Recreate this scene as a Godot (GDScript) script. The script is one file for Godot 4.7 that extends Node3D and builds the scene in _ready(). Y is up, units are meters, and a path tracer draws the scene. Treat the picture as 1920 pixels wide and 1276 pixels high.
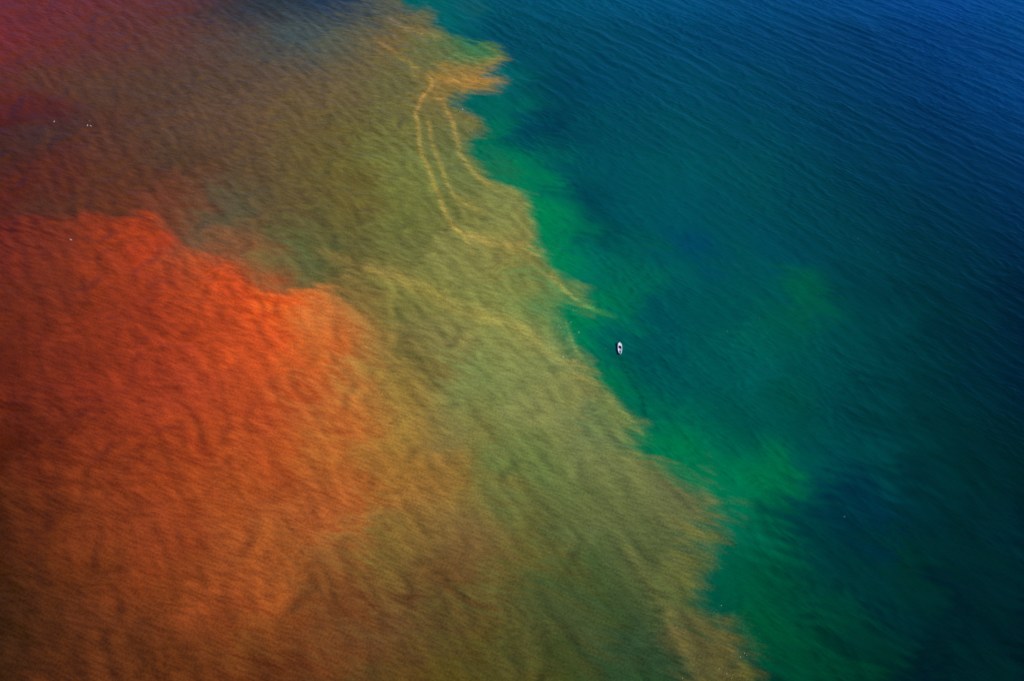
extends Node3D
# A sediment plume spreading into a clear blue-green bay, seen from a light aircraft 177 m up.
# x to the right, -z away from the viewer, y up, metres. The sea surface lies at y = 0.

const WEST := -340.0      # the stretch of water whose colours are charted
const EAST := 340.0
const NORTH := -640.0
const SOUTH := -20.0
const N := 1024           # cells a side of the finished charts

var chart_clear: PackedFloat32Array    # water colours, three floats a cell
var chart_olive: PackedFloat32Array
var chart_red: PackedFloat32Array
var chart_edges: PackedFloat32Array    # distance inside the plume, softness, distance inside the red tongue, softness
var chart_lines: PackedFloat32Array    # drift lines of gathered sediment (r), boat wake (g)
var swatches := {"clear": [], "olive": [], "red": []}
var lines_image: Image


func _ready() -> void:
	var camera := Camera3D.new()
	camera.name = "camera"
	camera.position = Vector3(0, 177, 0)
	camera.rotation_degrees = Vector3(-45, 0, 8)
	camera.fov = 45
	camera.near = 1
	camera.far = 12000
	add_child(camera)
	camera.current = true
	var sky_look := ProceduralSkyMaterial.new()
	sky_look.sky_top_color = Color(0.09, 0.29, 0.60)
	sky_look.sky_horizon_color = Color(0.20, 0.50, 0.84)
	sky_look.sky_curve = 0.22
	sky_look.ground_bottom_color = Color(0.02, 0.12, 0.2)
	sky_look.ground_horizon_color = Color(0.18, 0.45, 0.75)
	sky_look.sun_angle_max = 8.0
	var e := Environment.new()
	e.background_mode = Environment.BG_SKY
	e.sky = Sky.new()
	e.sky.sky_material = sky_look
	e.tonemap_mode = Environment.TONE_MAPPER_LINEAR
	e.tonemap_exposure = 1.0
	e.sdfgi_enabled = true
	e.ssao_enabled = true
	e.ssil_enabled = true
	var surroundings := WorldEnvironment.new()
	surroundings.name = "surroundings"
	surroundings.environment = e
	add_child(surroundings)
	var sun := DirectionalLight3D.new()
	sun.name = "sun"
	sun.light_energy = 1.6
	sun.light_color = Color(1.0, 0.95, 0.87)
	sun.light_angular_distance = 0.5
	sun.shadow_enabled = true
	add_child(sun)
	sun.look_at_from_position(Vector3.ZERO, Vector3(-0.86, -0.60, -0.12), Vector3.UP)

	chart_water()
	build_sea()
	build_boat()
	build_birds()
	build_flecks()


# ---------------------------------------------------------------- shared helpers

func tag(o: Node, label: String, category := "", group := "", kind := "") -> void:
	o.set_meta("label", label)
	if category:
		o.set_meta("category", category)
	if group:
		o.set_meta("group", group)
	if kind:
		o.set_meta("kind", kind)


func thing(called: String, label: String, category: String, at: Vector3, turn := 0.0, group := "") -> Node3D:
	var o := Node3D.new()
	o.name = called
	o.position = at
	o.rotation.y = turn
	tag(o, label, category, group)
	add_child(o, true)
	return o


func part(called: String, mesh: Mesh, look: Material, parent: Node) -> MeshInstance3D:
	var o := MeshInstance3D.new()
	o.name = called
	o.mesh = mesh
	o.material_override = look
	parent.add_child(o, true)
	return o


func paint_of(c: Color, rough := 0.5) -> StandardMaterial3D:
	var m := StandardMaterial3D.new()
	m.albedo_color = c
	m.roughness = rough
	return m


func noise_of(number: int) -> FastNoiseLite:
	var n := FastNoiseLite.new()
	n.seed = number
	n.noise_type = FastNoiseLite.TYPE_SIMPLEX
	n.frequency = 1.0
	n.fractal_type = FastNoiseLite.FRACTAL_NONE
	return n


# A skin over rings of points that all have the same number of points. Smooth, closed round each ring.
func skin(rings: Array, capped := true, smooth := true) -> ArrayMesh:
	var st := SurfaceTool.new()
	st.begin(Mesh.PRIMITIVE_TRIANGLES)
	st.set_smooth_group(0 if smooth else -1)
	var n: int = rings[0].size()
	for k in rings.size() - 1:
		for i in n:
			var j := (i + 1) % n
			var a: Vector3 = rings[k][i]
			var b: Vector3 = rings[k][j]
			var c: Vector3 = rings[k + 1][j]
			var d: Vector3 = rings[k + 1][i]
			for p in [a, b, c, a, c, d]:
				st.add_vertex(p)
	if capped:
		for k in [0, rings.size() - 1]:
			var mid := Vector3.ZERO
			for p in rings[k]:
				mid += p / n
			for i in n:
				var j := (i + 1) % n
				if k == 0:
					for p in [mid, rings[k][j], rings[k][i]]:
						st.add_vertex(p)
				else:
					for p in [mid, rings[k][i], rings[k][j]]:
						st.add_vertex(p)
	st.generate_normals()
	return st.commit()


# A tapering round body along a line of [x, y, z, half width, half height].
func body(stations: Array, around := 14) -> ArrayMesh:
	var rings := []
	for s in stations:
		var ring := []
		for i in around:
			var t := TAU * i / around
			ring.append(Vector3(s[0] + s[3] * cos(t), s[1] + s[4] * sin(t), s[2]))
		rings.append(ring)
	return skin(rings)


# A slab with this outline seen from above (x, z), between two heights; the top is drawn in a little, as a rounded edge.
func slab(outline: PackedVector2Array, low: float, high: float, bevel := 0.03) -> ArrayMesh:
	var mid := Vector2.ZERO
	for p in outline:
		mid += p / outline.size()
	var rings := []
	for level in [[low, 1.0], [high - bevel, 1.0], [high, 0.0]]:
		var ring := []
		for p in outline:
			var q: Vector2 = p if level[1] == 1.0 else p + (mid - p).normalized() * bevel
			ring.append(Vector3(q.x, level[0], q.y))
		rings.append(ring)
	return skin(rings, true, false)


# ---------------------------------------------------------------- the charts of the water's colours

# One sample of base water colour, at a place; darker towards the near corners.
func clear(x: float, z: float, c: String) -> void:
	swatches["clear"].append([x, z, Color(c).srgb_to_linear()])


func olive(x: float, z: float, c: String) -> void:
	swatches["olive"].append([x, z, Color(c).srgb_to_linear()])


func red(x: float, z: float, c: String) -> void:
	swatches["red"].append([x, z, Color(c).srgb_to_linear()])


# Colours between the samples, by distance.
func chart_of(samples: Array, near: float, far: float) -> PackedFloat32Array:
	var w := 112
	var h := 104
	var xs := PackedFloat32Array()
	var zs := PackedFloat32Array()
	var cs := PackedVector3Array()
	for s in samples:
		xs.append(s[0])
		zs.append(s[1])
		cs.append(Vector3(s[2].r, s[2].g, s[2].b))
	var flat := PackedFloat32Array()
	flat.resize(w * h * 3)
	var n := xs.size()
	for j in h:
		var z := lerpf(NORTH, SOUTH, (j + 0.5) / h)
		var stretch := lerpf(0.85, 0.55, clampf(-z / 450.0, 0, 1))
		var blend := lerpf(near, far, clampf((-z - 60.0) / 400.0, 0, 1))
		for i in w:
			var x := lerpf(WEST, EAST, (i + 0.5) / w)
			var sum := Vector3.ZERO
			var weight := 0.0
			for k in n:
				var dx := x - xs[k]
				var dz := (z - zs[k]) * stretch
				var d := dx * dx + dz * dz + blend
				d = 1.0 / (d * d * d)
				sum += cs[k] * d
				weight += d
			sum /= weight
			var at := (j * w + i) * 3
			flat[at] = sum.x
			flat[at + 1] = sum.y
			flat[at + 2] = sum.z
	var im := Image.create_from_data(w, h, false, Image.FORMAT_RGBF, flat.to_byte_array())
	im.resize(N, N, Image.INTERPOLATE_CUBIC)
	return im.get_data().to_float32_array()


# Signed distance (inside positive) to a line whose points are (x, z, softness), closed far to the west.
func edge_chart(line: PackedVector3Array) -> Array:
	var w := 272
	var h := 248
	var ring := PackedVector2Array()
	for p in line:
		ring.append(Vector2(p.x, p.y))
	ring.append(Vector2(-2500, line[-1].y))
	ring.append(Vector2(-2500, line[0].y))
	var out := []
	for j in h:
		var z := lerpf(NORTH, SOUTH, (j + 0.5) / h)
		for i in w:
			var p := Vector2(lerpf(WEST, EAST, (i + 0.5) / w), z)
			var best := 1e9
			var soft := 1.0
			for k in line.size() - 1:
				var a := ring[k]
				var ab := ring[k + 1] - a
				var t := clampf((p - a).dot(ab) / ab.length_squared(), 0, 1)
				var d := p.distance_squared_to(a + ab * t)
				if d < best:
					best = d
					soft = lerpf(line[k].z, line[k + 1].z, t)
			best = sqrt(best)
			out.append(Vector2(best if Geometry2D.is_point_in_polygon(p, ring) else -best, soft))
	return out


func drift(strength: float, width: float, line: PackedVector2Array, wake := false) -> void:
	var cw := (EAST - WEST) / N
	var ch := (SOUTH - NORTH) / N
	for k in line.size() - 1:
		var a := line[k]
		var b := line[k + 1]
		var ab := b - a
		var reach := width * 2.6
		for j in range(int((minf(a.y, b.y) - reach - NORTH) / ch), int((maxf(a.y, b.y) + reach - NORTH) / ch) + 1):
			for i in range(int((minf(a.x, b.x) - reach - WEST) / cw), int((maxf(a.x, b.x) + reach - WEST) / cw) + 1):
				if i < 0 or j < 0 or i >= N or j >= N:
					continue
				var p := Vector2(WEST + (i + 0.5) * cw, NORTH + (j + 0.5) * ch)
				var t := clampf((p - a).dot(ab) / ab.length_squared(), 0, 1)
				var d := p.distance_to(a + ab * t) / width
				var along := (k + t) / (line.size() - 1)
				var v := strength * exp(-d * d) * smoothstep(0.0, 0.12, along) * smoothstep(1.0, 0.8, along)
				var at := (j * N + i) * 2 + int(wake)
				chart_lines[at] = maxf(chart_lines[at], v)


func chart_water() -> void:
	chart_lines.resize(N * N * 2)
	olive(-249.7, -346.2, "742a17")
	olive(-216.2, -357.7, "722c1a")
	olive(-181.3, -369.6, "68351e")
	olive(-144.8, -382.1, "303935")
	olive(-106.6, -395.1, "15344c")
	olive(-86.8, -401.9, "5b5f40")
	clear(-66.5, -408.8, "016654")
	clear(-24.5, -423.2, "005058")
	clear(19.7, -438.3, "005367")
	clear(66.1, -454.1, "00506d")
	clear(115, -470.8, "004769")
	clear(166.5, -488.4, "004573")
	clear(220.9, -507, "00417d")
	clear(278.4, -526.7, "00467e")
	olive(-229.6, -309.3, "792816")
	olive(-198.1, -319.1, "69321a")
	olive(-165.4, -329.4, "663b1f")
	olive(-131.3, -340.1, "554e38")
	olive(-113.7, -345.6, "425750")
	olive(-95.7, -351.2, "5e6140")
	olive(-77.3, -357, "7e682d")
	olive(-58.5, -362.9, "727338")
	olive(-41.7, -368.1, "187f44")
	clear(-19.7, -375, "004c51")
	clear(20.9, -387.8, "004a55")
	clear(63.5, -401.1, "00495d")
	clear(108.1, -415.1, "00425d")
	clear(154.9, -429.8, "003858")
	clear(204.1, -445.2, "003b6b")
	clear(255.9, -461.4, "004374")
	olive(-212.1, -277.2, "672d14")
	olive(-182.4, -285.8, "604223")
	olive(-151.6, -294.7, "5a4429")
	olive(-119.6, -303.9, "695334")
	olive(-86.3, -313.6, "716136")
	olive(-60.5, -321.1, "6d6a34")
	olive(-33.8, -328.8, "ad8230")
	clear(-17.9, -333.4, "007664")
	clear(3, -339.4, "004350")
	clear(22, -344.9, "004757")
	clear(61.3, -356.3, "004c57")
	clear(102.3, -368.2, "004352")
	clear(145.2, -380.6, "003b57")
	clear(190.1, -393.6, "00355b")
	clear(237.1, -407.2, "003e6d")
	olive(-201.4, -257.5, "69220d")
	olive(-190.8, -260.4, "641b0f")
	clear(-24, -306.2, "00624f")
	olive(-196.8, -249.1, "3d1d0f")
	olive(-182.9, -252.8, "3a392a")
	olive(-168.7, -256.6, "5e3319")
	olive(-139.7, -264.4, "5f4329")
	olive(-109.5, -272.5, "684d30")
	olive(-78.3, -280.9, "695e29")
	olive(-54, -287.5, "737233")
	olive(-35.4, -292.5, "6e743b")
	clear(-18.5, -297, "007b44")
	clear(-3.5, -301.1, "005769")
	clear(23, -308.2, "004e50")
	clear(59.4, -318, "005152")
	clear(97.4, -328.2, "004a4f")
	clear(137, -338.8, "003a4a")
	clear(178.2, -349.9, "00314e")
	clear(221.3, -361.5, "00365d")
	olive(-183.3, -224.2, "4b2a0d")
	olive(-166.7, -228.4, "632810")
	olive(-149.8, -232.6, "63391c")
	olive(-129.1, -237.8, "4c3f24")
	olive(-100.7, -245, "654f2c")
	olive(-71.2, -252.4, "6c6226")
	olive(-48.4, -258.1, "7c853b")
	olive(-27, -263.5, "707d3f")
	clear(-11.1, -267.5, "1c7745")
	clear(1.1, -270.5, "008c4b")
	clear(23.8, -276.2, "005358")
	clear(57.8, -284.8, "005755")
	clear(93.1, -293.6, "004f4b")
	clear(129.9, -302.9, "003d46")
	clear(168.1, -312.4, "003144")
	clear(207.8, -322.4, "002f4c")
	olive(-174.1, -207.4, "622308")
	olive(-158.2, -211.2, "58341c")
	olive(-141.9, -215.1, "693615")
	olive(-127, -218.7, "7c3a1c")
	olive(-116.5, -215, "7b4c2c")
	olive(-103, -218.2, "4e5a3d")
	olive(-85.9, -222.2, "65552b")
	olive(-64.9, -227.2, "6e632a")
	olive(-43.4, -232.2, "717833")
	olive(-21.4, -237.4, "787736")
	olive(-6.4, -241, "8b944a")
	clear(4.1, -243.4, "008e49")
	clear(12.8, -245.5, "007b4a")
	clear(30.4, -249.6, "005d5d")
	clear(56.4, -255.7, "005657")
	clear(89.4, -263.5, "004f4c")
	clear(123.7, -271.6, "004041")
	clear(159.2, -280, "00323a")
	clear(196.1, -288.6, "002a3f")
	red(-167, -194.5, "441208")
	red(-151.6, -198, "853b1b")
	red(-135.9, -201.6, "973914")
	red(-123, -204.6, "c44c17")
	red(-160.5, -182.3, "792c19")
	red(-145.4, -185.7, "8c3617")
	red(-130.2, -189, "a03d18")
	red(-114.6, -192.5, "bf2b0b")
	red(-103.5, -195, "55583a")
	olive(-89.1, -198.2, "555636")
	olive(-76, -201.1, "486e3c")
	olive(-59.4, -204.7, "605c2e")
	olive(-39, -209.3, "70743a")
	olive(-18.2, -213.9, "8e8f48")
	olive(-0.4, -217.8, "90813b")
	clear(13.2, -220.8, "0f884b")
	clear(26.9, -223.9, "007564")
	clear(55.1, -230.1, "00475f")
	clear(86.2, -237, "004d56")
	clear(118.3, -244.1, "004443")
	clear(151.5, -251.5, "003435")
	clear(185.9, -259.1, "002836")
	red(-150.7, -164.5, "662a0f")
	red(-127.7, -169.3, "973810")
	red(-104, -174.3, "96311a")
	red(-79.6, -179.4, "e33d0f")
	red(-71.8, -181, "ed7628")
	red(-59.2, -183.7, "cc843d")
	olive(-50.4, -185.5, "8d7135")
	olive(-35.1, -188.7, "898b3e")
	olive(-15.3, -192.9, "82883f")
	olive(1.5, -196.4, "8e9948")
	olive(10.1, -198.2, "348348")
	clear(25.6, -201.4, "008345")
	clear(39.7, -204.4, "007244")
	clear(54, -207.4, "005451")
	clear(83.3, -213.5, "005059")
	clear(113.5, -219.9, "003d3b")
	clear(144.7, -226.4, "00302c")
	clear(177, -233.1, "002028")
	red(-142, -148.4, "69290b")
	red(-119.9, -152.7, "983a16")
	red(-97.2, -157.2, "bd4516")
	red(-73.9, -161.9, "e65d24")
	red(-56, -165.4, "d05718")
	red(-43.9, -167.8, "ae8941")
	olive(-36.2, -169.4, "5f622f")
	olive(-25.3, -171.5, "908348")
	olive(-9.5, -174.6, "8e9347")
	olive(6.5, -177.8, "9c9448")
	olive(13.8, -179.3, "3f8050")
	clear(24.5, -181.4, "00854d")
	clear(39.5, -184.4, "006b62")
	clear(53, -187.1, "006455")
	clear(80.7, -192.6, "006557")
	clear(109.2, -198.2, "004d45")
	clear(138.6, -204.1, "002e2b")
	clear(169, -210.1, "001c26")
	red(-134, -133.7, "411002")
	red(-112.8, -137.7, "822c18")
	red(-91.1, -141.8, "b94729")
	red(-68.8, -146, "ab401b")
	red(-51.7, -149.2, "c57634")
	red(-38.6, -151.7, "94893a")
	olive(-28.3, -153.6, "7f692e")
	olive(-14.9, -156.1, "7a9750")
	olive(0.2, -159, "7a8b4b")
	olive(14.1, -161.6, "969e51")
	olive(21.9, -163.1, "868042")
	clear(32.9, -165.1, "007739")
	clear(42.5, -166.9, "007257")
	clear(52.1, -168.8, "006158")
	clear(78.4, -173.7, "00645d")
	clear(105.4, -178.8, "004d47")
	clear(133.2, -184.1, "00352f")
	clear(161.9, -189.5, "00232a")
	red(-126.7, -120.3, "5a2408")
	red(-106.3, -123.9, "8a3519")
	red(-85.5, -127.7, "ac3e18")
	red(-64.1, -131.5, "d35c2b")
	red(-42.2, -135.4, "ce782f")
	red(-31.1, -137.4, "9d8638")
	olive(-19.7, -139.5, "877e47")
	olive(-8.3, -141.5, "80823e")
	olive(9.2, -144.7, "8d8d4d")
	olive(18, -146.3, "848b4b")
	olive(30, -148.4, "3d6b4c")
	olive(36.8, -149.6, "839443")
	clear(45.2, -151.1, "008147")
	clear(60.6, -153.9, "007456")
	clear(76.3, -156.7, "004753")
	clear(101.9, -161.3, "004946")
	clear(128.3, -166.1, "002f26")
	clear(155.5, -170.9, "002722")
	red(-120, -107.9, "390e00")
	red(-100.4, -111.3, "803114")
	red(-80.4, -114.7, "a64919")
	red(-59.9, -118.3, "ab4e17")
	red(-38.9, -121.9, "b25a21")
	red(-22.8, -124.6, "98702a")
	olive(-10.5, -126.7, "a26f2a")
	olive(-0.8, -128.4, "4c753b")
	olive(10.3, -130.3, "617b37")
	olive(24.5, -132.7, "868f52")
	olive(38.9, -135.2, "7c8645")
	olive(48.4, -136.8, "6d4b2a")
	clear(59.4, -138.7, "007c4e")
	clear(72.9, -141, "008145")
	clear(86.5, -143.4, "005c5b")
	clear(98.8, -145.5, "004c43")
	clear(114.4, -148.2, "003430")
	clear(130.3, -150.9, "002b1e")
	clear(149.7, -154.2, "002719")
	red(-113.8, -96.6, "4a290f")
	red(-94.9, -99.7, "924119")
	red(-75.7, -102.9, "a84721")
	red(-56, -106.1, "be5c25")
	red(-35.8, -109.4, "bd5a27")
	red(-20.3, -112, "ab7937")
	olive(-4.6, -114.5, "8f7a36")
	olive(11.4, -117.2, "647c42")
	olive(25, -119.4, "5d6730")
	olive(38.7, -121.6, "798346")
	olive(50.6, -123.6, "2f5e4e")
	olive(56.2, -124.5, "787326")
	clear(66.9, -126.3, "007858")
	clear(81.3, -128.6, "00404b")
	clear(96, -131, "002551")
	clear(119.9, -135, "00261d")
	clear(144.4, -139, "00211f")
	red(-108.1, -86.2, "2d1804")
	red(-89.9, -89, "6a360d")
	red(-71.3, -91.9, "883c0d")
	red(-52.4, -94.9, "9a5824")
	red(-42.7, -96.4, "a35b1f")
	red(-32.9, -98, "a4672f")
	red(-18.1, -100.3, "71662b")
	olive(-3, -102.7, "876d3e")
	olive(12.4, -105.1, "68591f")
	olive(25.4, -107.2, "607141")
	olive(35.9, -108.8, "586739")
	olive(46.6, -110.5, "7f7944")
	olive(54, -111.7, "767222")
	clear(61.5, -112.8, "00724d")
	clear(71.1, -114.3, "005027")
	clear(82.1, -116.1, "003937")
	clear(93.4, -117.8, "004431")
	clear(116.2, -121.4, "00312b")
	clear(139.6, -125.1, "001915")
	red(-102.8, -76.5, "281b00")
	red(-85.3, -79.1, "6b381c")
	red(-67.3, -81.8, "6d3514")
	red(-55.9, -83.5, "c15825")
	red(-46.7, -84.9, "c16125")
	red(-35, -86.7, "4b3519")
	olive(-16, -89.6, "5d3819")
	olive(-1.5, -91.8, "683a11")
	olive(13.3, -94, "67642f")
	olive(25.8, -95.9, "2a5318")
	olive(38.4, -97.8, "304419")
	olive(50, -99.5, "40692e")
	clear(61.7, -101.3, "006949")
	clear(69.6, -102.5, "006537")
	clear(80.2, -104.1, "005735")
	clear(91, -105.7, "002230")
	clear(112.8, -109, "00141d")
	clear(135.2, -112.4, "000d12")
	red(-97.9, -67.5, "30210e")
	red(-80.9, -69.9, "582c11")
	red(-63.6, -72.4, "6c3c19")
	red(-45.9, -75, "6a4619")
	olive(-37, -76.3, "8b471e")
	olive(-27.9, -77.6, "824a23")
	olive(-14.1, -79.6, "765731")
	olive(-0.1, -81.7, "645a2f")
	olive(14.1, -83.7, "62602e")
	olive(26.1, -85.5, "4e5a36")
	olive(38.3, -87.3, "1b4835")
	olive(49.4, -88.9, "6f6c41")
	olive(56.9, -90, "614f31")
	clear(69.5, -91.8, "006039")
	clear(78.5, -93.1, "005237")
	clear(88.8, -94.6, "00441d")
	clear(101.8, -96.5, "001517")
	clear(115.1, -98.4, "002b23")
	clear(131.2, -100.7, "00271e")
	red(-93.8, -59.9, "252005")
	red(-77.3, -62.2, "6b3918")
	red(-60.5, -64.6, "62310f")
	olive(-43.4, -67, "56220a")
	olive(-25.9, -69.4, "444218")
	olive(-12.5, -71.3, "5a4112")
	olive(1, -73.2, "554608")
	olive(14.8, -75.1, "4c4b1c")
	olive(26.4, -76.8, "3a450f")
	olive(38.2, -78.4, "144721")
	olive(50.2, -80.1, "273517")
	olive(59.2, -81.4, "626119")
	clear(69.6, -82.8, "003b2b")
	clear(77, -83.9, "002314")
	clear(97, -86.7, "001b25")
	clear(127.8, -91, "000b11")
	red(-97.5, -185.7, "dd560d")
	olive(-88.9, -187.5, "e94b0f")
	red(-140.8, -176.3, "5a2e15")
	clear(-11.9, -332.7, "002735")
	clear(-3.3, -299, "002335")
	clear(5.3, -303.4, "00253b")
	clear(14.3, -254.2, "003559")
	clear(20.2, -257.3, "002735")
	clear(26.7, -235.9, "002534")
	clear(17.7, -271, "005551")
	clear(6.7, -279.5, "005d50")
	clear(-13.4, -311.4, "006d55")
	clear(-4.5, -313.8, "005645")
	clear(38.1, -226.4, "005b4b")
	clear(45.2, -210.9, "006d52")
	clear(36.2, -195.9, "00764e")
	clear(48.3, -195.9, "003452")
	clear(44.4, -180.7, "003135")
	clear(47.3, -167.9, "00323f")
	clear(90.7, -215.1, "00672d")
	clear(83.8, -203.1, "005a2f")
	clear(70.6, -161.7, "00542f")
	clear(87.1, -166.8, "00542e")
	clear(63.2, -166.6, "00524b")
	clear(73.9, -137.6, "007b3e")
	clear(54.2, -148.9, "007739")
	clear(68.8, -144, "007d40")
	clear(81, -146.1, "006135")
	clear(72, -122.3, "006137")
	clear(78.7, -129.9, "002525")
	clear(64.9, -107.5, "003922")
	clear(61.1, -94.5, "00321d")
	clear(76.5, -96.7, "005d1d")
	clear(76.1, -112.1, "002a22")
	clear(94.6, -124.3, "001f29")
	clear(90.7, -133.5, "003e2e")
	olive(-233.1, -351.9, "6e2d18")
	olive(-199, -363.6, "6b341c")
	olive(-163.3, -375.8, "3d3524")
	olive(-125.9, -388.5, "313930")
	clear(-45.7, -415.9, "105e59")
	clear(-2.7, -430.6, "005463")
	clear(42.6, -446.1, "00526b")
	clear(90.2, -462.4, "004b6a")
	clear(140.4, -479.5, "00466e")
	clear(193.3, -497.6, "00447a")
	clear(249.2, -516.7, "00467f")
	olive(-214, -314.1, "742d18")
	olive(-181.9, -324.2, "67341d")
	olive(-148.5, -334.7, "60462e")
	clear(0.4, -381.3, "004c53")
	clear(42, -394.4, "004858")
	clear(85.5, -408, "00435b")
	clear(131.2, -422.3, "003e5c")
	clear(179.2, -437.4, "003961")
	clear(229.6, -453.2, "003b6a")
	olive(-197.4, -281.4, "633c18")
	olive(-167.2, -290.2, "5b4122")
	olive(-135.8, -299.3, "5b452a")
	olive(-103.2, -308.7, "6a562e")
	clear(41.4, -350.6, "004a57")
	clear(81.6, -362.2, "004754")
	clear(123.5, -374.3, "003e54")
	clear(167.4, -387, "003758")
	clear(213.3, -400.3, "003d69")
	olive(-154.3, -260.5, "5b3d24")
	olive(-124.7, -268.4, "684f30")
	olive(-94, -276.7, "6f5d2e")
	clear(41, -313, "004d50")
	clear(78.2, -323, "004b4f")
	clear(117, -333.4, "00434f")
	clear(157.4, -344.3, "00364d")
	clear(199.5, -355.6, "003455")
	olive(-115, -241.4, "5a3f21")
	olive(-86, -248.6, "69592d")
	clear(40.6, -280.4, "005652")
	clear(75.3, -289.2, "00514e")
	clear(111.3, -298.2, "004548")
	clear(148.8, -307.6, "003846")
	clear(187.7, -317.4, "003047")
	clear(72.8, -259.6, "005051")
	clear(106.4, -267.5, "004749")
	clear(141.3, -275.7, "003940")
	clear(177.5, -284.3, "00303f")
	clear(70.5, -233.5, "00534d")
	clear(102.1, -240.5, "00474a")
	clear(134.8, -247.8, "004041")
	clear(168.6, -255.3, "003036")
	red(-139.3, -166.9, "8a3418")
	red(-115.9, -171.8, "8c3119")
	red(-91.8, -176.8, "ad4d22")
	clear(68.5, -210.4, "00544b")
	clear(129, -223.1, "003a36")
	clear(160.7, -229.7, "002f2f")
	red(-131, -150.5, "722d19")
	red(-108.6, -155, "873418")
	red(-85.6, -159.5, "bd481b")
	clear(66.7, -189.8, "005a4d")
	clear(94.8, -195.4, "00554a")
	clear(123.8, -201.1, "00413d")
	clear(153.7, -207, "002b2d")
	red(-123.4, -135.7, "6a2a15")
	red(-102, -139.7, "983618")
	red(-80, -143.9, "c55121")
	clear(65.1, -171.2, "00584b")
	clear(91.8, -176.3, "005048")
	clear(119.2, -181.4, "003a38")
	clear(147.4, -186.7, "002c2f")
	red(-116.6, -122.1, "80351b")
	red(-96, -125.8, "893716")
	red(-74.9, -129.6, "923e17")
	red(-53.2, -133.4, "bc4613")
	clear(89, -159, "004241")
	clear(115, -163.7, "003b34")
	clear(141.8, -168.5, "002c27")
	red(-110.2, -109.6, "481c07")
	red(-90.4, -113, "8e3d16")
	red(-70.2, -116.5, "b3531c")
	red(-49.4, -120, "923f1c")
	red(-104.4, -98.2, "783815")
	red(-85.4, -101.3, "a24825")
	red(-65.9, -104.5, "8a4424")
	red(-45.9, -107.8, "aa5e2a")
	clear(107.8, -133, "002a2c")
	clear(132.1, -137, "002f2f")
	red(-99.1, -87.6, "4b2813")
	red(-80.7, -90.5, "7f3911")
	red(-61.9, -93.4, "9d4f1d")
	clear(104.7, -119.6, "003e1e")
	clear(127.8, -123.3, "003027")
	red(-94.1, -77.8, "502a0f")
	red(-76.3, -80.5, "66381a")
	clear(101.8, -107.4, "002f29")
	clear(124, -110.7, "002821")
	red(-89.5, -68.7, "522f12")
	red(-72.3, -71.2, "703716")
	red(-54.8, -73.7, "4d2510")
	red(-85.6, -61, "311a06")
	red(-68.9, -63.4, "562f13")
	olive(-34.7, -68.2, "5e451e")
	clear(86.9, -85.3, "001b14")
	clear(112.3, -88.8, "002920")
	red(-119.5, -180.9, "aa4a1b")
	drift(0.484, 1.33, PackedVector2Array([Vector2(-83.1, -360.7), Vector2(-69.4, -348.6), Vector2(-60.5, -339.8), Vector2(-53.5, -333.8)]))
	drift(0.88, 0.97, PackedVector2Array([Vector2(-60.9, -341.8), Vector2(-53.6, -334.3), Vector2(-49.5, -328.6), Vector2(-49.5, -321.8), Vector2(-51.9, -311.9), Vector2(-51.7, -300.8), Vector2(-49.5, -288.7), Vector2(-45.2, -273.8), Vector2(-41.3, -263.5), Vector2(-36.9, -252.1), Vector2(-32.9, -244.5), Vector2(-30.3, -235.3), Vector2(-25.8, -228.5), Vector2(-21.1, -224.4), Vector2(-17.6, -215.4), Vector2(-15.7, -208.8)]))
	drift(0.308, 3.78, PackedVector2Array([Vector2(-51.4, -328.5), Vector2(-44.3, -328.2), Vector2(-38.6, -332.3), Vector2(-31.3, -336.4), Vector2(-22.9, -335.9)]))
	drift(0.308, 2.25, PackedVector2Array([Vector2(-46.2, -355.7), Vector2(-37.4, -355.2), Vector2(-29, -356.7), Vector2(-20.6, -359.2)]))
	drift(0.396, 3.54, PackedVector2Array([Vector2(-83, -384.2), Vector2(-68.1, -374.1), Vector2(-58.7, -371.3), Vector2(-49.4, -368.6)]))
	drift(0.792, 1.02, PackedVector2Array([Vector2(-48, -322.3), Vector2(-43.3, -312), Vector2(-39.7, -303.2), Vector2(-35.9, -295.7), Vector2(-32.7, -283), Vector2(-30.1, -273.9), Vector2(-24, -264.2), Vector2(-17.5, -256.5), Vector2(-10.6, -254)]))
	drift(0.704, 0.95, PackedVector2Array([Vector2(-47.6, -299.8), Vector2(-44.9, -292), Vector2(-40.9, -276.9), Vector2(-36.4, -264.8), Vector2(-31.9, -253.3), Vector2(-27.4, -245.8), Vector2(-21.6, -241.6), Vector2(-11.7, -236.5)]))
	drift(0.3696, 2.85, PackedVector2Array([Vector2(-74.2, -207.1), Vector2(-63.1, -205.3), Vector2(-51.4, -201), Vector2(-40.3, -198), Vector2(-29.2, -193.8), Vector2(-19.9, -189.4), Vector2(-11, -186.2), Vector2(-2.4, -184.3), Vector2(6.4, -179), Vector2(15, -172.6), Vector2(21.7, -167.3), Vector2(28.2, -161.1), Vector2(34.5, -154.7)]))
	drift(0.528, 2.23, PackedVector2Array([Vector2(-22.6, -225.9), Vector2(-10.1, -223), Vector2(0.1, -222.3), Vector2(7.9, -217.3)]))
	drift(1.056, 0.85, PackedVector2Array([Vector2(9.1, -212), Vector2(11.5, -208.6), Vector2(15.9, -203.1), Vector2(20.1, -198.5), Vector2(24.9, -195.6), Vector2(33.6, -192.4)]))
	drift(0.22, 1.51, PackedVector2Array([Vector2(33.9, -114.5), Vector2(37.2, -108.3), Vector2(40.4, -102.3), Vector2(44.8, -96), Vector2(47, -89.8), Vector2(49.2, -83.8), Vector2(51.7, -77), Vector2(54.2, -70.6)]))
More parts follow.
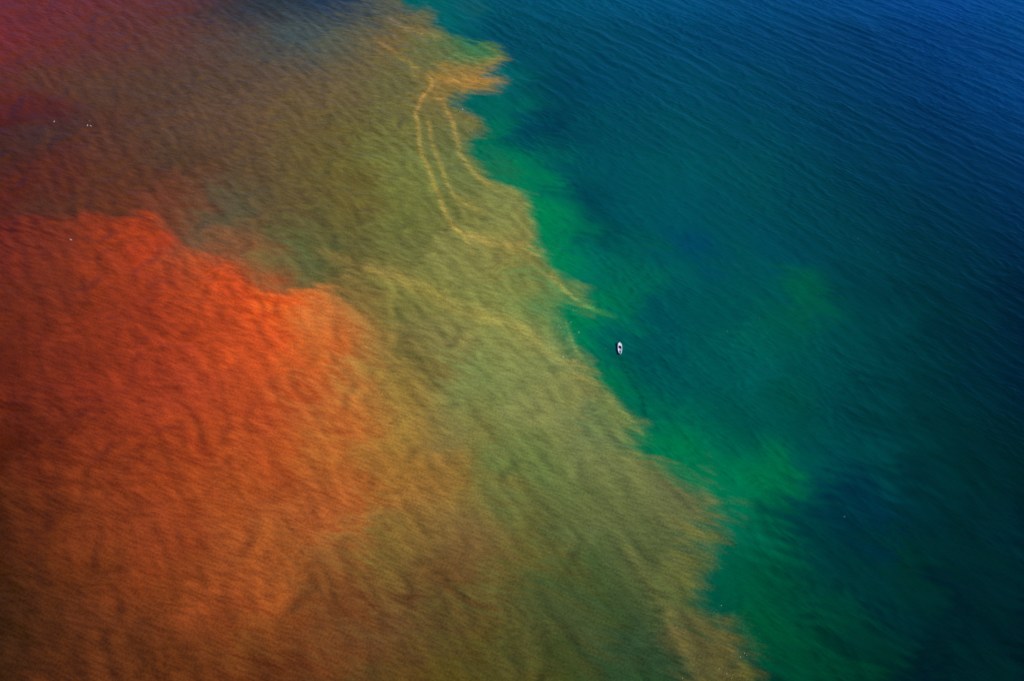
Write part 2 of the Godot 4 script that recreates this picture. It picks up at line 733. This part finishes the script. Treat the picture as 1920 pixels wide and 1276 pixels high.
	drift(0.44, 0.54, PackedVector2Array([Vector2(14.8, -191.5), Vector2(17, -185.8), Vector2(18.9, -180.3), Vector2(20.8, -173.3)]))
	drift(0.352, 0.63, PackedVector2Array([Vector2(27.4, -162.4), Vector2(31.4, -158.6), Vector2(34.8, -155.2), Vector2(39.1, -150), Vector2(40.2, -143.6)]))
	drift(0.176, 1.43, PackedVector2Array([Vector2(44.8, -139.8), Vector2(51.9, -135.7), Vector2(58.7, -129.9), Vector2(54.1, -124.2), Vector2(55, -116.4), Vector2(55.1, -108.9)]))
	drift(0.176, 0.79, PackedVector2Array([Vector2(56.4, -99.1), Vector2(58.3, -91.4), Vector2(61.3, -84.3), Vector2(64, -76.4)]))
	drift(1.0, 0.8, PackedVector2Array([Vector2(33.3, -179.6), Vector2(34.1, -173), Vector2(35.1, -169.9), Vector2(37, -165.5), Vector2(39.2, -161.7), Vector2(40.7, -156.2), Vector2(40.7, -150.3)]), true)
	chart_clear = chart_of(swatches["clear"], 110.0, 230.0)
	chart_olive = chart_of(swatches["olive"], 130.0, 450.0)
	chart_red = chart_of(swatches["red"], 150.0, 450.0)
	var plume := edge_chart(plume_edge())
	var tongue := edge_chart(tongue_edge())
	var flat := PackedFloat32Array()
	flat.resize(plume.size() * 4)
	for k in plume.size():
		flat[k * 4] = plume[k].x
		flat[k * 4 + 1] = plume[k].y
		flat[k * 4 + 2] = tongue[k].x
		flat[k * 4 + 3] = tongue[k].y
	var im := Image.create_from_data(272, 248, false, Image.FORMAT_RGBAF, flat.to_byte_array())
	im.resize(N, N, Image.INTERPOLATE_BILINEAR)
	chart_edges = im.get_data().to_float32_array()


func plume_edge() -> PackedVector3Array:
	return PackedVector3Array([Vector3(-149.1, -503.3, 2.5), Vector3(-110.8, -435.1, 2.2), Vector3(-94.5, -412.6, 2.2), Vector3(-76.1, -402.3, 2.1), Vector3(-63.9, -393.6, 2.1), Vector3(-54, -381.6, 2.1), Vector3(-49.5, -372.5, 2.0), Vector3(-41.8, -368.7, 2.0), Vector3(-33.1, -369.7, 2.0), Vector3(-25.3, -367.7, 2.0), Vector3(-18.7, -360.3, 2.0), Vector3(-21.4, -354.7, 2.0), Vector3(-25.8, -350.7, 2.0), Vector3(-25.5, -342.1, 1.9), Vector3(-20.7, -337.5, 1.9), Vector3(-22.7, -333.5, 1.9), Vector3(-25.7, -329.7, 1.9), Vector3(-24.7, -326.6, 1.9), Vector3(-33.2, -323.7, 1.9), Vector3(-38, -319, 1.8), Vector3(-35.3, -309.8, 1.8), Vector3(-32.4, -304.8, 1.8), Vector3(-27.3, -300.6, 1.8), Vector3(-22.5, -297.6, 1.8), Vector3(-22.3, -291.8, 1.7), Vector3(-26.9, -287.3, 1.7), Vector3(-28.9, -282, 1.7), Vector3(-25.3, -273.6, 1.7), Vector3(-20.1, -265.9, 1.6), Vector3(-12.2, -258.9, 1.6), Vector3(-5.2, -253.3, 1.6), Vector3(0.9, -247.6, 1.6), Vector3(-0, -239.2, 1.6), Vector3(2.3, -230.3, 1.5), Vector3(6.6, -222.3, 2.1), Vector3(10.8, -213.7, 2.0), Vector3(15.1, -208.6, 2.0), Vector3(19.6, -202.8, 2.0), Vector3(24.4, -196.3, 1.9), Vector3(19.7, -195.8, 1.9), Vector3(15.3, -198.8, 1.9), Vector3(13, -195.7, 1.9), Vector3(14.1, -188.9, 1.9), Vector3(15.5, -182, 1.5), Vector3(19.8, -174.7, 1.5), Vector3(24.9, -167.9, 1.5), Vector3(29.3, -162.4, 1.4), Vector3(33.6, -156, 1.4), Vector3(37.2, -150.1, 1.4), Vector3(38, -144.1, 3.0), Vector3(40.1, -140.8, 3.0), Vector3(45, -139.3, 3.0), Vector3(48.9, -136.6, 3.0), Vector3(54, -131.2, 2.9), Vector3(58.8, -129.3, 2.9), Vector3(57, -125.5, 2.9), Vector3(55.3, -120.3, 2.8), Vector3(54.9, -114.8, 2.8), Vector3(55.2, -110.4, 2.7), Vector3(53, -105.6, 2.7), Vector3(51.5, -101.2, 2.6), Vector3(54.5, -97.5, 2.6), Vector3(57.4, -92.6, 2.6), Vector3(59.6, -87.8, 2.5), Vector3(62, -81.3, 2.5), Vector3(65, -74.3, 2.4), Vector3(70.7, -58.2, 2.2)])


func tongue_edge() -> PackedVector3Array:
	return PackedVector3Array([Vector3(-214.1, -197.9, 2.2), Vector3(-185.5, -196.5, 2.2), Vector3(-168.4, -197, 2.2), Vector3(-162.6, -202.4, 1.8), Vector3(-156.8, -204.9, 1.8), Vector3(-150.5, -206.4, 1.8), Vector3(-139, -208.5, 1.8), Vector3(-129.3, -211.1, 1.8), Vector3(-122.3, -210.6, 1.9), Vector3(-116.9, -206, 1.8), Vector3(-110.6, -200, 1.8), Vector3(-105.4, -196.2, 1.8), Vector3(-97.8, -193.5, 1.8), Vector3(-92.3, -189.9, 1.8), Vector3(-87.5, -185.8, 1.8), Vector3(-80.3, -181.7, 1.8), Vector3(-74.5, -184.5, 1.8), Vector3(-68.5, -187, 1.8), Vector3(-59.9, -187.6, 1.8), Vector3(-54.3, -184.2, 4.1), Vector3(-49.2, -178.4, 4.0), Vector3(-43.4, -173, 4.0), Vector3(-37.9, -166.8, 9.4), Vector3(-32.5, -159.1, 9.2), Vector3(-24.3, -148.3, 8.9), Vector3(-20.5, -139.3, 8.7), Vector3(-16.5, -130.9, 8.4), Vector3(-11.9, -119.8, 8.2), Vector3(-12, -110.2, 7.9), Vector3(-15.6, -100.7, 7.6), Vector3(-23.5, -89.8, 7.3), Vector3(-38.3, -81.1, 7.0), Vector3(-45.6, -70.3, 6.6), Vector3(-47.7, -60, 6.3), Vector3(-47.6, -47.8, 6.0)])


# ---------------------------------------------------------------- the sea surface

func build_sea() -> void:
	var rows := PackedFloat32Array()
	# behind the viewer, then ever finer to the water that is watched, then out to the horizon
	for z in [6000.0, 2500.0, 1000.0, 450.0, 200.0, 90.0, 30.0, -5.0, -25.0, -38.0]:
		rows.append(z)
	var first_fine := rows.size()
	var z := -48.0
	while z > -640.0:
		rows.append(z)
		z -= lerpf(0.26, 0.66, clampf((-z - 60.0) / 470.0, 0, 1))
	var last_fine := rows.size() - 1
	for far in [-660.0, -720.0, -850.0, -1100.0, -1700.0, -3000.0, -6000.0]:
		rows.append(far)
	var steps := PackedFloat32Array()
	for u in [-14.0, -6.0, -3.0, -1.6, -0.9, -0.5, -0.3, -0.2, -0.15]:
		steps.append(u)
	var fine := 950
	for k in range(-int(fine * 0.12), int(fine * 1.12)):
		steps.append(float(k) / fine)
	for u in [1.14, 1.18, 1.25, 1.4, 1.8, 2.6, 4.0, 7.0, 15.0]:
		steps.append(u)
	var w := steps.size()
	var h := rows.size()
	var n := w * h

	var places := PackedVector3Array()
	var colors := PackedColorArray()
	var uvs := PackedVector2Array()
	var muddy := PackedByteArray()
	places.resize(n)
	colors.resize(n)
	uvs.resize(n)
	muddy.resize(n)

	var swell_long := noise_of(11)
	var swell_short := noise_of(12)
	var chop := noise_of(13)
	var ripple := noise_of(14)
	var ripple_small := noise_of(15)
	var wander := noise_of(16)
	var wander_wide := noise_of(17)
	var streak := noise_of(18)
	var streak_fine := noise_of(19)
	var clumps := noise_of(20)

	var c_swell := cos(deg_to_rad(47.0))
	var s_swell := sin(deg_to_rad(47.0))
	var c_chop := cos(deg_to_rad(30.0))
	var s_chop := sin(deg_to_rad(30.0))
	var c_rip := cos(deg_to_rad(14.0))
	var s_rip := sin(deg_to_rad(14.0))

	for j in h:
		var zz := rows[j]
		var left := -(60.0 + 0.55 * absf(zz))
		var right := 100.0 + 0.34 * absf(zz)
		var calm := 1.0 if j >= first_fine and j <= last_fine else 0.0
		var far_off := smoothstep(-230.0, -420.0, zz)
		for i in w:
			var u := steps[i]
			var x := lerpf(left, right, u)
			var lively := calm * smoothstep(-0.14, -0.11, u) * smoothstep(1.13, 1.10, u)
			var at := j * w + i
			# --- coordinates along and across the wave families
			var ra := x * c_rip + zz * s_rip
			var rb := zz * c_rip - x * s_rip
			var w1 := wander.get_noise_2d(x * 0.045, zz * 0.045)
			var w2 := wander.get_noise_2d(x * 0.045 + 300.0, zz * 0.045 - 90.0)
			var w3 := wander_wide.get_noise_2d(x * 0.011, zz * 0.011)
			var w4 := wander_wide.get_noise_2d(x * 0.011 - 50.0, zz * 0.011 + 77.0)
			var f1 := streak.get_noise_2d(ra * 0.055 + w1 * 0.3, rb * 0.27 + w2 * 0.3)
			var f2 := streak_fine.get_noise_2d(ra * 0.17, rb * 1.15 + w1 * 0.5)
			var f3 := clumps.get_noise_2d(x * 1.35, zz * 1.35)
			# --- how much sediment
			var soft_push := f1 * 1.15 + f2 * 0.45 + w1 * 1.0 + f3 * 0.35
			var px := x + 1.6 * w2 + 1.0 * f1
			var pz := zz + 1.6 * w1
			var ci := clampi(int((px - WEST) / (EAST - WEST) * N), 0, N - 1)
			var cj := clampi(int((pz - NORTH) / (SOUTH - NORTH) * N), 0, N - 1)
			var cell := (cj * N + ci) * 4
			var soft := chart_edges[cell + 1]
			var d := chart_edges[cell] + soft * soft_push
			soft *= 2.4
			var mud := smoothstep(-soft, soft, d)
			soft = chart_edges[cell + 3]
			d = chart_edges[cell + 2] + minf(soft * 0.6, 1.0 + 0.1 * soft) * soft_push
			soft *= 1.4
			var rust := smoothstep(-soft, soft, d) * mud
			# --- colours, taken from a little aside so that they mingle
			px = x + 3.5 * w1 + 5.0 * w3 + 3.5 * f1 + 1.5 * f2
			pz = zz + 3.5 * w2 + 5.0 * w4 + 2.0 * f1 + 1.0 * f2
			ci = clampi(int((px - WEST) / (EAST - WEST) * N), 0, N - 1)
			cj = clampi(int((pz - NORTH) / (SOUTH - NORTH) * N), 0, N - 1)
			cell = (cj * N + ci) * 3
			var r := 0.0
			var g := 0.0
			var b := 0.0
			if mud < 0.999:
				var k := 1.0 - mud
				r += k * chart_clear[cell]
				g += k * chart_clear[cell + 1]
				b += k * chart_clear[cell + 2]
			if mud > 0.001:
				var k := mud - rust
				r += k * chart_olive[cell]
				g += k * chart_olive[cell + 1]
				b += k * chart_olive[cell + 2]
				if rust > 0.001:
					r += rust * chart_red[cell]
					g += rust * chart_red[cell + 1]
					b += rust * chart_red[cell + 2]
			# --- drift lines and the boat's wake
			ci = clampi(int((x + 0.6 * w1 + 0.25 * f2 - WEST) / (EAST - WEST) * N), 0, N - 1)
			cj = clampi(int((zz + 0.6 * w2 + 0.3 * f3 - NORTH) / (SOUTH - NORTH) * N), 0, N - 1)
			cell = (cj * N + ci) * 2
			var line := chart_lines[cell] * clampf(0.9 + 0.2 * f1 + 0.3 * f2 + 0.2 * f3, 0.0, 1.4)
			if line > 0.005:
				r += line * (r * 0.8 + 0.085)
				g += line * (g * 0.4 + 0.05)
				b += line * (b * 0.2 + 0.012)
			var wake := chart_lines[cell + 1]
			if wake > 0.005:
				var k := 1.0 - 0.42 * wake * clampf(0.75 + 1.3 * f2 + 0.5 * f3, 0, 1)
				r *= k
				g *= k
				b *= k
			# --- grain of the suspended sediment
			var grain := 1.0 + (0.08 * f1 + 0.17 * f2 + 0.19 * f3) * (0.35 + 0.65 * mud)
			colors[at] = Color(r * grain, g * grain, b * grain)
			muddy[at] = 1 if mud > 0.5 else 0
			# --- height
			var y := 0.0
			if lively > 0.0:
				var gust := 1.0 + 0.5 * w3 + 0.3 * w2
				var sa := x * c_swell + zz * s_swell
				var sb := zz * c_swell - x * s_swell + 1.2 * w1
				var bend := minf(zz + 250.0, 0.0)
				sb -= 0.0007 * bend * bend
				var band := swell_long.get_noise_2d(sa / 38.0 + w2 * 0.4, sb / 7.5)
				var open := (1.0 - mud) * (1.0 - far_off)
				y += 0.205 * (1.0 - 0.45 * open - 0.15 * far_off) * band
				y += 0.042 * (1.0 - 0.6 * open - 0.4 * far_off) * swell_short.get_noise_2d(sa / 18.0 + w1 * 0.5, sb / 3.6)
				if far_off > 0.0:
					y += far_off * (1.0 - 0.5 * mud) * 0.24 * swell_short.get_noise_2d(sa / 60.0 + 40.0, sb / 13.0)
				if mud < 0.99:
					var ca := x * c_chop + zz * s_chop
					var cb := zz * c_chop - x * s_chop + 0.9 * w1 + 0.3 * f1
					y += (1.0 - mud) * (0.45 + 0.55 * far_off) * clampf(0.55 + 1.1 * band + 0.5 * w3, 0.1, 1.6) * 0.125 * chop.get_noise_2d(ca / 5.0, cb / 1.8)
				y += gust * 0.041 * ripple.get_noise_2d(ra / 8.0 + w1, rb / 1.7 + w2 * 0.6)
				y += gust * (1.0 + 1.3 * far_off * (1.0 - mud)) * 0.021 * ripple_small.get_noise_2d(ra / 4.0, rb / 0.9)
				y *= lively
			places[at] = Vector3(x, y, zz)
			uvs[at] = Vector2(ra / 23.0, rb / 8.0)

	var normals := PackedVector3Array()
	normals.resize(n)
	for j in h:
		var up := mini(j + 1, h - 1)
		var down := maxi(j - 1, 0)
		for i in w:
			var across := places[j * w + mini(i + 1, w - 1)] - places[j * w + maxi(i - 1, 0)]
			var along := places[up * w + i] - places[down * w + i]
			normals[j * w + i] = across.cross(along).normalized()

	var water := StandardMaterial3D.new()
	water.vertex_color_use_as_albedo = true
	water.roughness = 0.11
	water.metallic_specular = 0.36
	var fine_noise := FastNoiseLite.new()
	fine_noise.seed = 31
	fine_noise.noise_type = FastNoiseLite.TYPE_SIMPLEX_SMOOTH
	fine_noise.frequency = 0.03
	fine_noise.fractal_octaves = 3
	var wavelets := NoiseTexture2D.new()
	wavelets.width = 1024
	wavelets.height = 1024
	wavelets.seamless = true
	wavelets.as_normal_map = true
	wavelets.bump_strength = 4.0
	wavelets.noise = fine_noise
	water.normal_enabled = true
	water.normal_texture = wavelets
	water.normal_scale = 0.4

	# the silty water has a duller skin
	var silty: StandardMaterial3D = water.duplicate()
	silty.roughness = 0.24
	silty.metallic_specular = 0.24
	var sheets := [["sea_water", "clear blue green sea with wind ripples and low swell beside the muddy plume"], ["muddy_water", "orange, brown and olive sediment plume spreading through the shallow sea"]]
	for which in 2:
		var index := PackedInt32Array()
		var renumbered := PackedInt32Array()
		renumbered.resize(n)
		renumbered.fill(-1)
		var p := PackedVector3Array()
		var q := PackedVector3Array()
		var c := PackedColorArray()
		var t := PackedVector2Array()
		for j in h - 1:
			for i in w - 1:
				var at := j * w + i
				if muddy[at] != which:
					continue
				for k in [at, at + w, at + w + 1, at, at + w + 1, at + 1]:
					var m := renumbered[k]
					if m < 0:
						m = p.size()
						renumbered[k] = m
						p.append(places[k])
						q.append(normals[k])
						c.append(colors[k])
						t.append(uvs[k])
					index.append(m)
		var arrays := []
		arrays.resize(Mesh.ARRAY_MAX)
		arrays[Mesh.ARRAY_VERTEX] = p
		arrays[Mesh.ARRAY_NORMAL] = q
		arrays[Mesh.ARRAY_COLOR] = c
		arrays[Mesh.ARRAY_TEX_UV] = t
		arrays[Mesh.ARRAY_INDEX] = index
		var mesh := ArrayMesh.new()
		mesh.add_surface_from_arrays(Mesh.PRIMITIVE_TRIANGLES, arrays)
		var o := part(sheets[which][0], mesh, silty if which else water, self)
		tag(o, sheets[which][1], "", "", "structure")


# ---------------------------------------------------------------- the motor boat

# Half the beam at a share of the length from the bow.
func half_beam(t: float) -> float:
	var s := clampf(t * 2.0 - 1.0, -1, 1)
	return 0.72 * pow(1.0 - pow(absf(s), 2.7), 0.5) * (1.0 - 0.16 * t)


func boat_outline(shrink: float, from := 0.0, to := 1.0, count := 20) -> PackedVector2Array:
	var length := 4.75
	var right := PackedVector2Array()
	var left := PackedVector2Array()
	for k in count + 1:
		# closer together at the rounded ends
		var t := lerpf(from, to, 0.5 - 0.5 * cos(PI * k / count))
		var b := maxf(half_beam(t) - shrink, 0.02)
		var z := clampf((t - 0.5) * length, -length / 2 + shrink, length / 2 - shrink)
		right.append(Vector2(b, z))
		left.append(Vector2(-b, z))
	left.reverse()
	right.append_array(left)
	return right


func at_height(outline: PackedVector2Array, y: float, sheer := 0.0) -> Array:
	var ring := []
	for p in outline:
		ring.append(Vector3(p.x, y + sheer * pow(clampf(-p.y / 2.4, 0, 1), 2.0), p.y))
	return ring


func build_boat() -> void:
	var white := paint_of(Color(0.95, 0.96, 0.97), 0.35)
	var pale := paint_of(Color(0.66, 0.76, 0.86), 0.6)
	var black := paint_of(Color(0.02, 0.022, 0.03), 0.12)
	var navy := paint_of(Color(0.015, 0.04, 0.18), 0.4)
	var steel := paint_of(Color(0.6, 0.62, 0.64), 0.3)
	steel.metallic = 0.8
	var boat := thing("motor_boat", "small white open motor boat with dark windscreen heading away over green water", "boat", Vector3(33.13, 0.0, -179.8), deg_to_rad(1.5))
	part("hull", skin([at_height(boat_outline(0.34), -0.28), at_height(boat_outline(0.16), -0.12), at_height(boat_outline(0.05), 0.1, 0.1), at_height(boat_outline(0.0), 0.4, 0.18)], false), white, boat)
	part("gunwale", skin([at_height(boat_outline(0.0), 0.395, 0.18), at_height(boat_outline(0.01), 0.44, 0.18), at_height(boat_outline(0.06), 0.46, 0.18), at_height(boat_outline(0.22), 0.46, 0.18), at_height(boat_outline(0.25), 0.12, 0.12)], false), white, boat)
	part("cockpit_floor", slab(boat_outline(0.23, 0.2, 0.98), 0.04, 0.13, 0.01), pale, boat)
	part("foredeck", slab(boat_outline(0.2, 0.03, 0.3), 0.3, 0.56, 0.05), white, boat)
	# a raked screen in two panes that meet in a point ahead of the helm
	var screen := Node3D.new()
	screen.name = "windscreen"
	boat.add_child(screen)
	for side in [-1.0, 1.0]:
		var pane := []
		for level in [[0.5, 0.0], [0.6, 0.12], [0.7, 0.26]]:
			pane.append([Vector3(0.0, level[0], -1.16 + level[1]), Vector3(side * 0.25, level[0], -0.46 + level[1] * 0.7), Vector3(side * 0.21, level[0] - 0.03, -0.36 + level[1] * 0.7), Vector3(0.0, level[0] - 0.03, -1.0 + level[1])])
			if side < 0:
				pane[-1].reverse()
		part("pane", skin(pane), black, screen)
	part("dashboard", slab(PackedVector2Array([Vector2(0.0, -0.95), Vector2(0.25, -0.44), Vector2(0.22, -0.24), Vector2(0.0, -0.5), Vector2(-0.22, -0.24), Vector2(-0.25, -0.44)]), 0.13, 0.52, 0.02), black, boat)
	var wheel_mesh := TorusMesh.new()
	wheel_mesh.inner_radius = 0.13
	wheel_mesh.outer_radius = 0.16
	var wheel := part("steering_wheel", wheel_mesh, black, boat)
	wheel.position = Vector3(0.2, 0.56, 0.0)
	wheel.rotation.x = deg_to_rad(60)
	for side in [-1.0, 1.0]:
		part("seat", slab(PackedVector2Array([Vector2(side * 0.25 - 0.17, 0.3), Vector2(side * 0.25 + 0.17, 0.3), Vector2(side * 0.25 + 0.17, 0.72), Vector2(side * 0.25 - 0.17, 0.72)]), 0.13, 0.42, 0.04), white, boat)
	part("stern_bench", slab(PackedVector2Array([Vector2(-0.44, 0.95), Vector2(0.44, 0.95), Vector2(0.4, 1.2), Vector2(-0.4, 1.2)]), 0.13, 0.4, 0.04), pale, boat)
	part("engine_cover", slab(PackedVector2Array([Vector2(-0.38, 1.28), Vector2(0.38, 1.28), Vector2(0.36, 1.6), Vector2(0.24, 1.9), Vector2(-0.24, 1.9), Vector2(-0.36, 1.6)]), 0.13, 0.44, 0.05), navy, boat)
	var engine := part("outboard_motor", body([[0, 0.5, 2.22, 0.05, 0.08], [0, 0.52, 2.28, 0.15, 0.2], [0, 0.52, 2.45, 0.17, 0.22], [0, 0.5, 2.6, 0.13, 0.17], [0, 0.48, 2.66, 0.04, 0.06]]), navy, boat)
	part("motor_leg", body([[0, 0.0, 2.4, 0.03, 0.34], [0, 0.0, 2.46, 0.05, 0.38], [0, 0.0, 2.52, 0.03, 0.34]], 8), black, engine)
	for side in [-1.0, 1.0]:
		var rail := body([[side * 0.5, 0.62, -1.5, 0.012, 0.012], [side * 0.38, 0.68, -1.9, 0.014, 0.014], [side * 0.2, 0.72, -2.15, 0.014, 0.014], [0, 0.73, -2.2, 0.012, 0.012]], 6)
		part("bow_rail", rail, steel, boat)


# ---------------------------------------------------------------- birds

# A gull at rest on the water: body, head with beak, folded grey wings, tail.
func make_resting(called: String, label: String, category: String, at: Vector3, turn: float, body_color: Color, wing_color: Color, size := 1.0, group := "") -> Node3D:
	var o := thing(called, label, category, at, turn, group)
	var feathers := paint_of(body_color, 0.8)
	var wings := paint_of(wing_color, 0.8)
	var trunk := part("body", body([[0, 0.06, -0.2, 0.03, 0.03], [0, 0.06, -0.14, 0.085, 0.08], [0, 0.06, 0.0, 0.11, 0.1], [0, 0.075, 0.13, 0.08, 0.07], [0, 0.09, 0.22, 0.03, 0.025]]), feathers, o)
	var head := part("head", body([[0, 0.18, -0.25, 0.02, 0.025], [0, 0.2, -0.22, 0.045, 0.05], [0, 0.19, -0.17, 0.05, 0.055], [0, 0.13, -0.12, 0.05, 0.06], [0, 0.1, -0.08, 0.02, 0.02]], 10), feathers, o)
	part("beak", body([[0, 0.185, -0.31, 0.004, 0.006], [0, 0.19, -0.27, 0.012, 0.014], [0, 0.19, -0.23, 0.014, 0.016]], 8), paint_of(Color(0.75, 0.5, 0.12), 0.5), head)
	for side in [-1.0, 1.0]:
		part("wing", body([[side * 0.07, 0.1, -0.13, 0.015, 0.03], [side * 0.1, 0.11, -0.04, 0.035, 0.06], [side * 0.08, 0.12, 0.12, 0.035, 0.045], [side * 0.03, 0.125, 0.3, 0.01, 0.012]], 10), wings, o)
	part("tail", body([[0, 0.1, 0.18, 0.03, 0.014], [0, 0.1, 0.27, 0.045, 0.008], [0, 0.1, 0.33, 0.04, 0.004]], 8), feathers, trunk)
	o.scale = Vector3.ONE * size
	return o


# A gull in the air with its wings held in a shallow V.
func make_flying(called: String, label: String, at: Vector3, turn: float, tilt: float) -> Node3D:
	var o := thing(called, label, "gull", at, turn)
	var feathers := paint_of(Color(0.9, 0.9, 0.88), 0.8)
	var grey := paint_of(Color(0.78, 0.79, 0.8), 0.8)
	var trunk := part("body", body([[0, 0.0, -0.24, 0.02, 0.02], [0, 0.0, -0.18, 0.06, 0.06], [0, 0.0, -0.02, 0.085, 0.085], [0, 0.0, 0.14, 0.05, 0.05], [0, 0.0, 0.24, 0.02, 0.02]]), feathers, o)
	part("beak", body([[0, -0.01, -0.31, 0.004, 0.006], [0, 0.0, -0.27, 0.012, 0.014], [0, 0.0, -0.22, 0.014, 0.016]], 8), paint_of(Color(0.75, 0.5, 0.12), 0.5), trunk)
	for side in [-1.0, 1.0]:
		var stations := [[0.05, 0.03, -0.1, 0.14], [0.3, 0.13, -0.15, 0.11], [0.48, 0.15, -0.1, 0.12], [0.68, 0.11, 0.03, 0.18]]
		var rings := []
		for s in stations:
			var x: float = side * s[0]
			var thick: float = 0.018 * (1.0 - s[0])
			var ring := [Vector3(x, s[1] - thick, s[2]), Vector3(x, s[1] + thick, s[2] + 0.02), Vector3(x, s[1] + thick * 0.4, s[3]), Vector3(x, s[1] - thick * 0.4, s[3])]
			if side > 0:
				ring.reverse()
			rings.append(ring)
		part("wing", skin(rings), grey, o)
	part("tail", body([[0, 0.0, 0.2, 0.03, 0.014], [0, 0.0, 0.32, 0.08, 0.006], [0, 0.0, 0.36, 0.085, 0.003]], 8), feathers, trunk)
	o.rotation.z = tilt
	return o


func build_birds() -> void:
	var white := Color(0.88, 0.88, 0.86)
	var grey := Color(0.62, 0.64, 0.66)
	make_flying("gull", "white gull gliding low with open wings over the ragged green edge of the plume", Vector3(-33.6, 1.2, -305.8), deg_to_rad(-50), deg_to_rad(10))
	make_resting("gull", "white gull on brown water, the left bird of the close pair near the upper left", "gull", Vector3(-168.8, 0.04, -258.3), deg_to_rad(10), white, grey, 1.3, "gulls resting on the muddy water")
	make_resting("gull", "white gull on brown water, the right bird of the close pair near the upper left", "gull", Vector3(-167.5, 0.04, -258.2), deg_to_rad(80), white, grey, 1.3, "gulls resting on the muddy water")
	make_resting("gull", "faint greyish gull floating just above the close pair of white gulls on brown water", "gull", Vector3(-169.5, 0.04, -261.3), deg_to_rad(60), Color(0.45, 0.42, 0.42), grey, 1.1, "gulls resting on the muddy water")
	make_resting("gull", "lone pale gull floating beside the dark red patch at the far left", "gull", Vector3(-181.1, 0.04, -257.7), deg_to_rad(5), white, grey, 1.2, "gulls resting on the muddy water")
	make_resting("gull", "single white gull floating on the bright rust red water below the brown edge", "gull", Vector3(-144.1, 0.04, -194.1), deg_to_rad(85), white, grey, 1.35, "gulls resting on the muddy water")
	make_resting("gull", "tiny pale gull floating alone on the dark teal open water at lower right", "gull", Vector3(93.2, 0.04, -129.2), deg_to_rad(70), white, grey, 0.55, "")
	make_resting("dark_seabird", "small black seabird floating on green water near the plume edge", "seabird", Vector3(-28.3, 0.04, -290.8), deg_to_rad(80), Color(0.02, 0.03, 0.02), Color(0.02, 0.03, 0.02), 1.3, "")


# ---------------------------------------------------------------- flecks of foam and pale specks painted as wavelet glints

func build_flecks() -> void:
	var rng := RandomNumberGenerator.new()
	rng.seed = 77
	var st := SurfaceTool.new()
	st.begin(Mesh.PRIMITIVE_TRIANGLES)
	st.set_smooth_group(-1)
	flecks(st, rng, 59.3, -82.6, Vector2(1.7, 1.5), 22, 0.065)
	flecks(st, rng, 57, -84, Vector2(1.2, 1.0), 9, 0.06)
	flecks(st, rng, 49.1, -82, Vector2(1.1, 1.7), 10, 0.06)
	flecks(st, rng, 47.7, -86.3, Vector2(0.5, 0.6), 7, 0.075)
	flecks(st, rng, 47.1, -91.4, Vector2(0.5, 0.5), 5, 0.07)
	flecks(st, rng, 56.9, -97.9, Vector2(0.8, 0.8), 6, 0.09)
	flecks(st, rng, 61.6, -86.8, Vector2(1.3, 2.5), 8, 0.09)
	flecks(st, rng, 9.2, -144.7, Vector2(17.9, 13.4), 14, 0.06)
	flecks(st, rng, 16, -184.4, Vector2(2.4, 5.1), 12, 0.13)
	flecks(st, rng, -0.2, -148.4, Vector2(0.9, 0.5), 2, 0.16)
	flecks(st, rng, 105.8, -218.2, Vector2(31.1, 23.3), 14, 0.07)  # this and the next: pale domes painted as crest glints on open water
	flecks(st, rng, 59.8, -164.9, Vector2(9.8, 9.8), 4, 0.08)
	st.generate_normals()
	var o := part("foam_and_glints", st.commit(), paint_of(Color(0.8, 0.82, 0.8), 0.9), self)
	tag(o, "scattered tiny white flecks on the water, foam and painted wavelet glints", "foam", "", "stuff")


# Small ragged pale domes round a place, for foam and for painted glints.
func flecks(st: SurfaceTool, rng: RandomNumberGenerator, x: float, z: float, spread: Vector2, count: int, size: float) -> void:
	for k in count:
		var mid := Vector3(x + rng.randfn(0, spread.x), 0.03, z + rng.randfn(0, spread.y))
		var r := size * rng.randf_range(0.5, 1.2)
		var turn := rng.randf() * TAU
		var long := rng.randf_range(1.0, 2.4)
		var rim := []
		for i in 6:
			var t := TAU * i / 6.0
			var p := Vector2(cos(t) * r * long, sin(t) * r).rotated(turn) * rng.randf_range(0.7, 1.2)
			rim.append(mid + Vector3(p.x, -0.06, p.y))
		var top := mid + Vector3(0, r * 0.35, 0)
		for i in 6:
			st.add_vertex(top)
			st.add_vertex(rim[i])
			st.add_vertex(rim[(i + 1) % 6])
